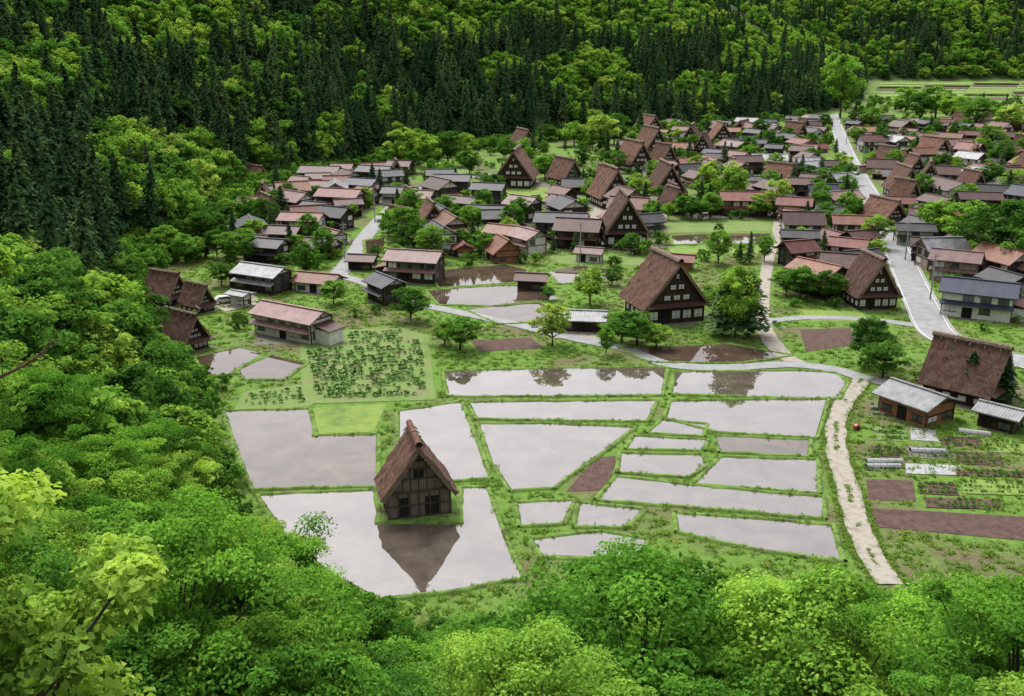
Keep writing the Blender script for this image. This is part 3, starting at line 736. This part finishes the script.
# ------------------------------------------------------------------ forest
rg=np.random.default_rng(11)
def jgrid(x0,x1,y0,y1,s):
    a,b=np.meshgrid(np.arange(x0,x1,s),np.arange(y0,y1,s))
    a=a.ravel()+rg.uniform(-.45,.45,a.size)*s; b=b.ravel()+rg.uniform(-.45,.45,b.size)*s
    return a,b
CL=[(-300,200),(0,230),(60,250),(100,266),(135,286),(160,314),(180,342),(200,368),(218,404),(228,446),(244,492),(276,534),(320,576),(372,612),(420,622),(500,616),(560,606),(610,590),(638,548),(665,522),(690,508),(720,520),(745,560),(765,512),(800,548),(850,582),(900,568),(960,574),(1024,582),(1400,570)]
clx=[a for a,b in CL]; cly=[b for a,b in CL]
pxs=np.arange(-600,1700); CAN=np.interp(pxs,clx,cly)
def proj1(x,y,z):
    z=z-CAMH; d=max(.1,y*cT-z*sT); return 512+F*x/d,348-F*(y*sT+z*cT)/d
a,b=jgrid(-130,120,22,178,4.9)
d=sdist(a,b); h=height(a,b)
u,v=proj(a,b,h+6); keep=(d>.6)&(np.hypot(a,b)>24)&(u>-300)&(u<1320)&((b<165)|(a>-40))
a,b,d,h,u=a[keep],b[keep],d[keep],h[keep],u[keep]
sc=rg.uniform(.7,1.35,len(a)); ok=[]
for i in range(len(a)):
    s=sc[i]; good=False; thr=random.uniform(-30,2); ai,bi,hi=float(a[i]),float(b[i]),float(h[i])
    if bi>95: thr=random.uniform(-12,4)
    if occr(ai,bi,3.2,HOC): ok.append(False); continue
    for _ in range(10):
        r=4.8*s; lim=-1e9
        for dx in (-1,-.55,0,.55,1):
            pu,pv=proj1(ai+dx*r,bi,hi+11*s*(1-.36*abs(dx)))
            lim=max(lim,float(CAN[min(len(CAN)-1,max(0,int(pu)+600))])-pv)
        if lim<thr: good=True; break
        s*=.9
        if s<.5: thr=2
        if s<.3: break
    sc[i]=s; ok.append(good)
ok=np.array(ok)
a,b,h,sc=a[ok],b[ok],h[ok],sc[ok]
dc=np.hypot(a,b); nr=dc<100
def put(name,m_,col,k):
    n=int(m_.sum()); ss=sc[m_][:,None]*rg.uniform(.88,1.12,(n,3))
    scatter(name,np.stack([a[m_],b[m_],h[m_]-.3],1),ss,rg.uniform(0,6.28,n),rg.integers(0,k,n),col,rg.normal(size=(n,2))*.07)
springm=(~nr)&(rg.uniform(size=len(a))<.3)  # random share of the farther slope trees, given the spring leaf colour
put('slope_forest',nr,near,5); put('slope_woodland',~nr&~springm,mid,4); put('slope_spring_woodland',springm,spr,3)
print('near trees',nr.sum(),(~nr).sum())
pa=[]
for (x0,x1,y0,y1,s) in ((-330,60,150,480,5.6),(-260,260,480,900,6.6),(260,420,640,1300,8.5),(330,1150,1285,1560,10)):
    q,w=jgrid(x0,x1,y0,y1,s); pa.append(np.stack([q,w,np.full(len(q),s)],1))
pa=np.concatenate(pa); a,b,sp_=pa[:,0],pa[:,1],pa[:,2]
d=sdist(a,b); h=height(a,b); u,v=proj(a,b,h)
hocm=np.array([occr(float(x),float(y),4,HOC) if d_<14 else False for x,y,d_ in zip(a,b,d)])
keep=(d>2.5)&(u>-260)&(u<1290)&(v>-110)&~((b<165)&(a>-200)&(b<160))&~hocm
a,b,d,h,u,v,sp_=[q[keep] for q in (a,b,d,h,u,v,sp_)]
BR=[(35,95,75,38),(165,190,80,42),(205,28,46,50),(25,15,55,30),(150,50,42,32),(445,20,80,32),(372,108,24,16),(590,82,50,32),(330,135,12,16),(640,22,90,24),(820,24,100,32),(700,95,38,18),(910,40,100,34),(120,5,70,20),(560,12,50,20),(215,205,32,45),(290,50,26,20),(500,75,22,14),(750,60,36,18),(345,20,26,18)]
bl=np.zeros(len(a))
for cx,cy,rx_,ry_ in BR: bl=np.maximum(bl,1.25-np.sqrt(((u-cx)/rx_)**2+((v-8-cy)/ry_)**2))
nz=np.array([noise.noise(Vector((x*.014,y*.014,3))) for x,y in zip(a,b)])
prob=np.clip(bl*2.2,0,.95); prob=np.maximum(prob,np.clip(nz*1.8-.36,.07,.55))
prob=np.where(b>1200,.7+nz,prob)
isb=rg.uniform(size=len(a))<prob
sc=rg.uniform(.7,1.25,len(a))*np.where(b>1200,1.35,1)
spm=isb&((rg.uniform(size=len(a))<.6))
put('cedar_forest',~isb,ced,4); put('mountain_broadleaf_forest',isb&~spm,far,4); put('mountain_spring_forest',spm,spr,3)
print('forest',(~isb).sum(),isb.sum())
# ------------------------------------------------------------------ village trees
def tree(px,py,hpx,kind,wf=1.0,name=None,hm=None):
    s=S(px,py); x,y=G(px,py); Hm=hm or hpx*s
    pr={'b':midt,'s':sprt,'c':cedt,'p':fart}[kind]; o=random.choice(pr)
    base={'b':11,'s':11,'c':18,'p':12}[kind]; k=Hm/base
    t=bpy.data.objects.new(name or {'b':'broadleaf_tree','s':'maple_tree','c':'cedar_tree','p':'broadleaf_tree'}[kind],o.data)
    t.location=(x,y,0); t.scale=(k*wf,k*wf,k); t.rotation_euler=(0,0,random.uniform(0,6.28)); scene.collection.objects.link(t)
for a_ in [(590,305,40,'s',1.0),(552,346,42,'s',1.15),(411,321,34,'b',1.35),(606,355,28,'b',.9),(735,338,72,'b',.8),(722,335,62,'c',1.7),(748,336,72,'c',1.6),(637,345,34,'b',1.7),(622,342,30,'b',1.5),(656,348,24,'b',1.7),
 (868,365,48,'b',1.1),(882,378,38,'b',1.4),(1000,402,56,'c',1.6),(968,400,52,'c',1.5),(306,278,34,'b',1.0),(334,304,24,'s',1.5),(730,205,42,'s',1.0),(776,216,36,'s',1.1),(764,262,26,'b',1),
 (1000,272,70,'b',1.25),(965,252,50,'s',1.3),(1024,262,62,'b',1.3),(940,240,40,'s',1.3),(1040,285,60,'b',1.3),(460,350,34,'b',1.5),(445,345,24,'b',1.5),(800,300,34,'b',1.3),(826,302,32,'b',1.2),(786,296,26,'b',1.3),
 (405,165,36,'s',1.2),(428,168,32,'s',1.2),(448,166,34,'b',1.2),(465,160,26,'s',1.2),(418,160,30,'b',1.2),(330,150,26,'s',1),(282,218,30,'c',1.5),(276,214,24,'b',1.3),(545,178,24,'s',1.2),(574,146,24,'s',1.3),(600,150,34,'s',1.2),(614,145,30,'b',1.2),
 (640,140,30,'c',1.3),(660,125,26,'b',1.3),(690,122,30,'s',1.3),(715,120,30,'b',1.3),(700,215,30,'c',1.2),(652,226,26,'s',1),(684,216,22,'b',1.2),(835,300,26,'b',1.3),(860,340,24,'c',1.6),(805,235,30,'c',1.3),(824,228,26,'b',1.2),
 (920,120,26,'b',1.5),(935,118,30,'b',1.5),(950,122,26,'s',1.5),(975,128,30,'b',1.4),(990,150,24,'b',1.4),(905,112,24,'s',1.4),(1010,135,30,'s',1.4),(840,118,60,'s',.8),(834,108,52,'s',.9),(870,128,20,'b',1.4),
 (655,285,22,'c',1.4),(548,300,14,'b',1.3),(612,286,18,'b',1.4),(260,225,26,'b',1.2),(230,262,30,'b',1.2),(222,286,24,'b',1.3),(290,205,22,'b',1.3),(395,262,18,'b',1.3),(495,196,22,'b',1.2),(590,200,22,'b',1.2),(398,215,30,'c',1),(478,220,20,'b',1.2),
 (990,190,26,'b',1.4),(1015,200,30,'b',1.4),(1005,165,24,'b',1.4),(930,232,30,'b',1.3),(880,150,22,'b',1.2),(750,165,20,'b',1.3),(760,140,20,'b',1.3),(585,133,20,'c',1.3),(505,160,20,'b',1.4),(350,165,20,'b',1.3),(370,150,20,'s',1.3)]:
    tree(*a_)
def spots(n,y0,y1,pad,fn=None):
    R=[]
    for _ in range(n):
        y=y0+(y1-y0)*random.random()**1.1; x=random.uniform(-.42,.58)*y
        if vd(x,y)>-1 or occr(x,y,pad,OCC2): continue
        if fn and not fn(x,y): continue
        R.append((x,y,0))
    return R
P_=spots(2200,225,820,1.5)[:700]; n=len(P_)
for nm,col,k,sel in (('garden_broadleaf_trees',mid,4,0),('garden_spring_trees',spr,3,1),('garden_cedars',ced,4,2)):
    Q=[q for i,q in enumerate(P_) if (0,0,1,0,0,2,2)[i%7]==sel]
    s_=np.array([random.uniform(.32,.8)*(.75 if sel==2 else 1) for _ in Q])[:,None]*np.array([[1.1,1.1,1]])
    scatter(nm,Q,s_,[random.uniform(0,6.28) for _ in Q],[random.randrange(k) for _ in Q],col)
def fn(x,y):
    if y>225: return True
    return noise.noise(Vector((x*.06,y*.06,2)))>.18 and not (y<165 and -40<x<52)
pts=spots(3000,84,640,1.2,fn)
sc_=[]
for x,y,z in pts:
    k=random.uniform(.35,1.1)*(.9 if y<200 else 1.5); sc_.append((k*1.1,k*1.1,k))
scatter('shrubs',pts,sc_,[random.uniform(0,6.28) for _ in pts],[random.randrange(3) for _ in pts],bush)
pts=[];sc_=[]
for _ in range(2400):
    i=random.choice(range(1,15)); k=random.random(); x=FOOT[i][0]*(1-k)+FOOT[i+1][0]*k+random.uniform(-6,5); y=FOOT[i][1]*(1-k)+FOOT[i+1][1]*k+random.uniform(-6,5)
    if occr(x,y,2.0,OCC2): continue
    pts.append((x,y,0)); q=random.uniform(.5,1.5)*(1 if y<200 else 1.8); sc_.append((q,q,q))
P2=np.array(pts); P2[:,2]=height(P2[:,0],P2[:,1])
scatter('edge_shrubs',P2,sc_,[random.uniform(0,6.28) for _ in pts],[random.randrange(3) for _ in pts],bush)
gx=rg.uniform(-110,150,40000); gy_=70+rg.uniform(0,1,40000)**1.2*190
oc=OCC2[np.clip((gy_-RY0).astype(int),0,RH-1),np.clip((gx-RX0).astype(int),0,RW-1)]
ok=(sdist(gx,gy_)<2)&~oc
gx,gy_=gx[ok],gy_[ok]
te=[]
for i in range(len(FT)-1):
    for q in range(14):
        k=random.random(); x=FT[i][0]*(1-k)+FT[i+1][0]*k; y=FT[i][1]*(1-k)+FT[i+1][1]*k
        if q<3 and noise.noise(Vector((x*.2,y*.2,4)))>0: te.append((x+random.uniform(-.25,.25),y,.12))
        elif q>=3: te.append((x+random.choice((-1,1))*random.uniform(1.15,2.0),y+random.uniform(-.3,.3),.05))
tuftpts+=te
gp=np.concatenate([np.stack([gx,gy_,height(gx,gy_)],1),np.array(tuftpts)])
gs=rg.uniform(.5,1.3,len(gp))[:,None]*np.array([[1.2,1.2,.7]])
gs[-len(tuftpts):]*=.55
scatter('grass',gp,gs,rg.uniform(0,6.28,len(gp)),rg.integers(0,3,len(gp)),tufts)
print('tufts',len(gp))
# ------------------------------------------------------------------ crops
def rows(name,quad,nr,npl,size,miss=.1,cover=.5,mat='crop'):
    global RNG
    q=[np.array(G(*p)) for p in quad]; C=[];T=[];SZ=[];NN=[]
    for i in range(nr):
        u_=(i+.5)/nr
        for j in range(npl):
            if random.random()<miss: continue
            v_=(j+.5+random.uniform(-.2,.2))/npl; uu=u_+random.uniform(-.012,.012)
            p=(q[0]*(1-uu)+q[3]*uu)*(1-v_)+(q[1]*(1-uu)+q[2]*uu)*v_
            s=size*random.uniform(.5,1.25); t=random.uniform(.25,.7)
            for _ in range(22):
                a=random.uniform(0,6.28); r=s*cover*random.random()**.6
                C.append((p[0]+math.cos(a)*r,p[1]+math.sin(a)*r,.1+s*.6*(1-(r/s)**2)*random.uniform(.4,1))); NN.append((math.cos(a)*.5,math.sin(a)*.5,.8)); T.append(t+random.uniform(-.1,.1)); SZ.append(s*.42)
    V,TT=leaf_quads(np.array(C),np.array(NN)+RNG.normal(size=(len(C),3))*.3,np.array(SZ),np.array(T))
    o=proto(name,B(),V,TT,mat); scene.collection.objects.link(o)
rows('vegetable_rows',[(306,352),(420,340),(428,397),(318,400)],13,22,.9,.22)
rows('vegetable_rows',[(345,333),(400,331),(408,341),(350,346)],4,14,.8,.2)
rows('vegetable_rows',[(248,395),(302,388),(305,404),(240,407)],4,9,.8,.25)
cols=['soil','field','mulch','soil','lawn','soil','yard']
k=0
for (x0,y0,x1,y1) in [(872,425,905,440),(910,428,935,440),(940,436,980,446),(985,440,1024,452),(870,446,900,456),(905,446,950,458),(955,452,1000,464),(862,462,900,470),(905,464,960,474),(918,482,955,494),(962,480,1024,494),(925,498,1000,508),(870,402,890,418),(955,470,1024,476)]:
    quad=[(x0,y0),(x1,y0+2),(x1+4,y1+2),(x0+1,y1)]; k+=1
    sheet('garden_plot',[G(*p) for p in quad],cols[k%7],.05+.004*k)
    if cols[k%7]!='mulch': rows('garden_crops',quad,3,12,.5,.25)
for (p0,p1) in [((866,463),(902,463)),((866,468),(900,468)),((910,452),(945,453)),((958,432),(990,436))]:
    A,C_=G(*p0),G(*p1); t_=B(); n=10; L=math.dist(A,C_); e=empty('crop_tunnel',A[0],A[1],.05,math.atan2(C_[1]-A[1],C_[0]-A[0]))
    for i in range(n+1):
        for k_ in range(7):
            an=math.pi*k_/6; t_.v.append((L*i/n,math.cos(an)*.5,.55*math.sin(an)*(1+.06*math.sin(i*3.1))))
    for i in range(n):
        for k_ in range(6): t_.f.append((i*7+k_,i*7+k_+1,i*7+8+k_,i*7+7+k_))
    t_.out('cover','mulch',e)
    hp=B()
    for i in range(0,n+1,2): hp.tube([(L*i/n,math.cos(math.pi*k_/6)*.53,.58*math.sin(math.pi*k_/6)) for k_ in range(7)],[.02]*7,4)
    hp.out('hoops','concrete',e)
# ------------------------------------------------------------------ street furniture & vehicles
def pole(px,py):
    x,y=G(px,py); e=empty('utility_pole',x,y,0,random.uniform(-.5,.5))
    b=B(); b.tube([(0,0,0),(0,0,9.5)],[.17,.11],8); b.out('pole','concrete',e)
    b=B(); b.box(0,.15,8.8,1.8,.1,.12); b.box(0,.15,8.1,1.5,.1,.12)
    for i in (-.8,-.3,.3,.8): b.tube([(i,.15,8.86),(i,.15,9.08)],[.05,.04],6)
    b.out('crossarms','concrete',e)
for p_ in [(905,260),(883,212),(862,172),(846,145),(930,300),(626,128),(375,222),(345,262),(580,262),(480,185),(700,205)]: pole(*p_)
def car(px,py,rot,mat='paintw'):
    x,y=G(px,py); e=empty('parked_car',x,y,.1,math.radians(rot))
    b=B(); b.prism([(-2,.3),(2,.3),(2.05,.6),(1.95,.85),(1.1,.95),(.55,1.42),(-1.2,1.45),(-1.85,1.0),(-2.05,.9)],-.8,.8); b.out('body',mat,e)
    b=B(); b.prism([(.98,.96),(.5,1.34),(-1.15,1.37),(-1.7,.98)],-.812,.812); b.out('windows','glass',e)
    b=B()
    for wx in (-1.25,1.25):
        for wy in (-.72,.72): b.tube([(wx,wy-.1,.3),(wx,wy+.1,.3)],[.3,.3],12); b.tube([(wx,wy-.11,.3),(wx,wy-.1,.3)],[.01,.3],12); b.tube([(wx,wy+.1,.3),(wx,wy+.11,.3)],[.3,.01],12)
    b.out('wheels','rubber',e)
for p_ in [(700,212,10),(712,211,5),(725,212,12),(738,206,0),(882,222,115),(225,303,30),(600,238,80),(856,168,110),(690,206,10)]: car(*p_)
x,y=G(856,430); e=empty('red_cultivator',x,y,.05,.6); e.scale=(.75,.75,.75)
b=B(); b.prism([(-.6,.35),(.5,.35),(.75,.55),(.7,.95),(.1,1.05),(-.5,.85)],-.28,.28); b.out('engine_cover','paintr',e)
b=B()
for wy in (-.42,.42): b.tube([(0.1,wy-.1,.35),(0.1,wy-.09,.35),(0.1,wy+.09,.35),(0.1,wy+.1,.35)],[.02,.36,.36,.02],12)
b.tube([(-.4,-.2,.8),(-1.1,-.3,1.15),(-1.4,-.3,1.1)],[.03]*3,5); b.tube([(-.4,.2,.8),(-1.1,.3,1.15),(-1.4,.3,1.1)],[.03]*3,5)
for k_ in range(4): b.tube([(-.7,-.3+.2*k_,.05),(-.9,-.3+.2*k_,.3)],[.04,.04],4)
b.out('wheels_and_handles','rubber',e)
def dead(name,pts,r):
    e=B(); P=[Vector(p) for p in pts]; Q=[]
    for i in range(len(P)-1):
        for k in range(4): Q.append(P[i].lerp(P[i+1],k/4)+Vector((random.uniform(-.1,.1),random.uniform(-.1,.1),random.uniform(-.12,.12))))
    Q.append(P[-1]); n=len(Q)
    e.tube(Q,[r*(1-.85*i/n) for i in range(n)],6)
    for i in range(2,n-1):
        d=Vector((random.uniform(-.2,1.2),random.uniform(-.6,.6),random.uniform(-.4,1.1)))*random.uniform(.5,1.3)
        e.tube([Q[i],Q[i]+d*.5+Vector((0,0,.1)),Q[i]+d],[r*.4*(1-i/n),r*.25*(1-i/n),.008],4)
    e.out(name,'deadwood')
dead('bare_branch',[(-20.4,17.6,23.3),(-15.1,19.3,28.4),(-11.9,20.2,30.1),(-10.1,20.5,30.5),(-8.2,21.2,31.4)],.11)
dead('bare_branch',[(-20.5,23.0,31.2),(-15.9,24.6,34.9),(-14.7,25.4,36.3),(-13.7,25.9,37.3)],.10)
dead('bare_branch',[(-22.0,30.4,36.9),(-17.8,31.6,38.8),(-16.3,32.0,39.6),(-15.6,32.2,40.2)],.09)
# ------------------------------------------------------------------ light
w=bpy.data.worlds.new('World'); scene.world=w; w.use_nodes=True; nt=w.node_tree; nt.nodes.clear()
o=nt.nodes.new('ShaderNodeOutputWorld'); bg=nt.nodes.new('ShaderNodeBackground'); sk=nt.nodes.new('ShaderNodeTexSky')
sk.sky_type='NISHITA'; sk.sun_disc=False; EL,AZ=math.radians(58),math.radians(-25)
sk.sun_elevation=EL; sk.sun_rotation=AZ; sk.dust_density=3; sk.air_density=1.0
hs=nt.nodes.new('ShaderNodeHueSaturation'); hs.inputs['Saturation'].default_value=.2; hs.inputs['Value'].default_value=2.2
nt.links.new(sk.outputs[0],hs.inputs['Color']); nt.links.new(hs.outputs[0],bg.inputs[0]); bg.inputs[1].default_value=.15
nt.links.new(bg.outputs[0],o.inputs[0])
sl=bpy.data.lights.new('sun','SUN'); sl.energy=2.7; sl.angle=math.radians(24); sl.color=(1,.97,.92)
so=bpy.data.objects.new('sun',sl); scene.collection.objects.link(so)
dirv=Vector((math.sin(AZ)*math.cos(EL),math.cos(AZ)*math.cos(EL),math.sin(EL)))
so.rotation_euler=dirv.to_track_quat('Z','Y').to_euler()
cam=bpy.data.cameras.new('camera'); co=bpy.data.objects.new('camera',cam); scene.collection.objects.link(co)
co.location=(0,0,CAMH); co.rotation_euler=(math.pi/2-TH,0,0); cam.sensor_width=36; cam.lens=F/1024*36; cam.clip_end=6000; cam.clip_start=.5
scene.camera=co
scene.view_settings.view_transform='Standard'; scene.view_settings.look='None'; scene.view_settings.exposure=0
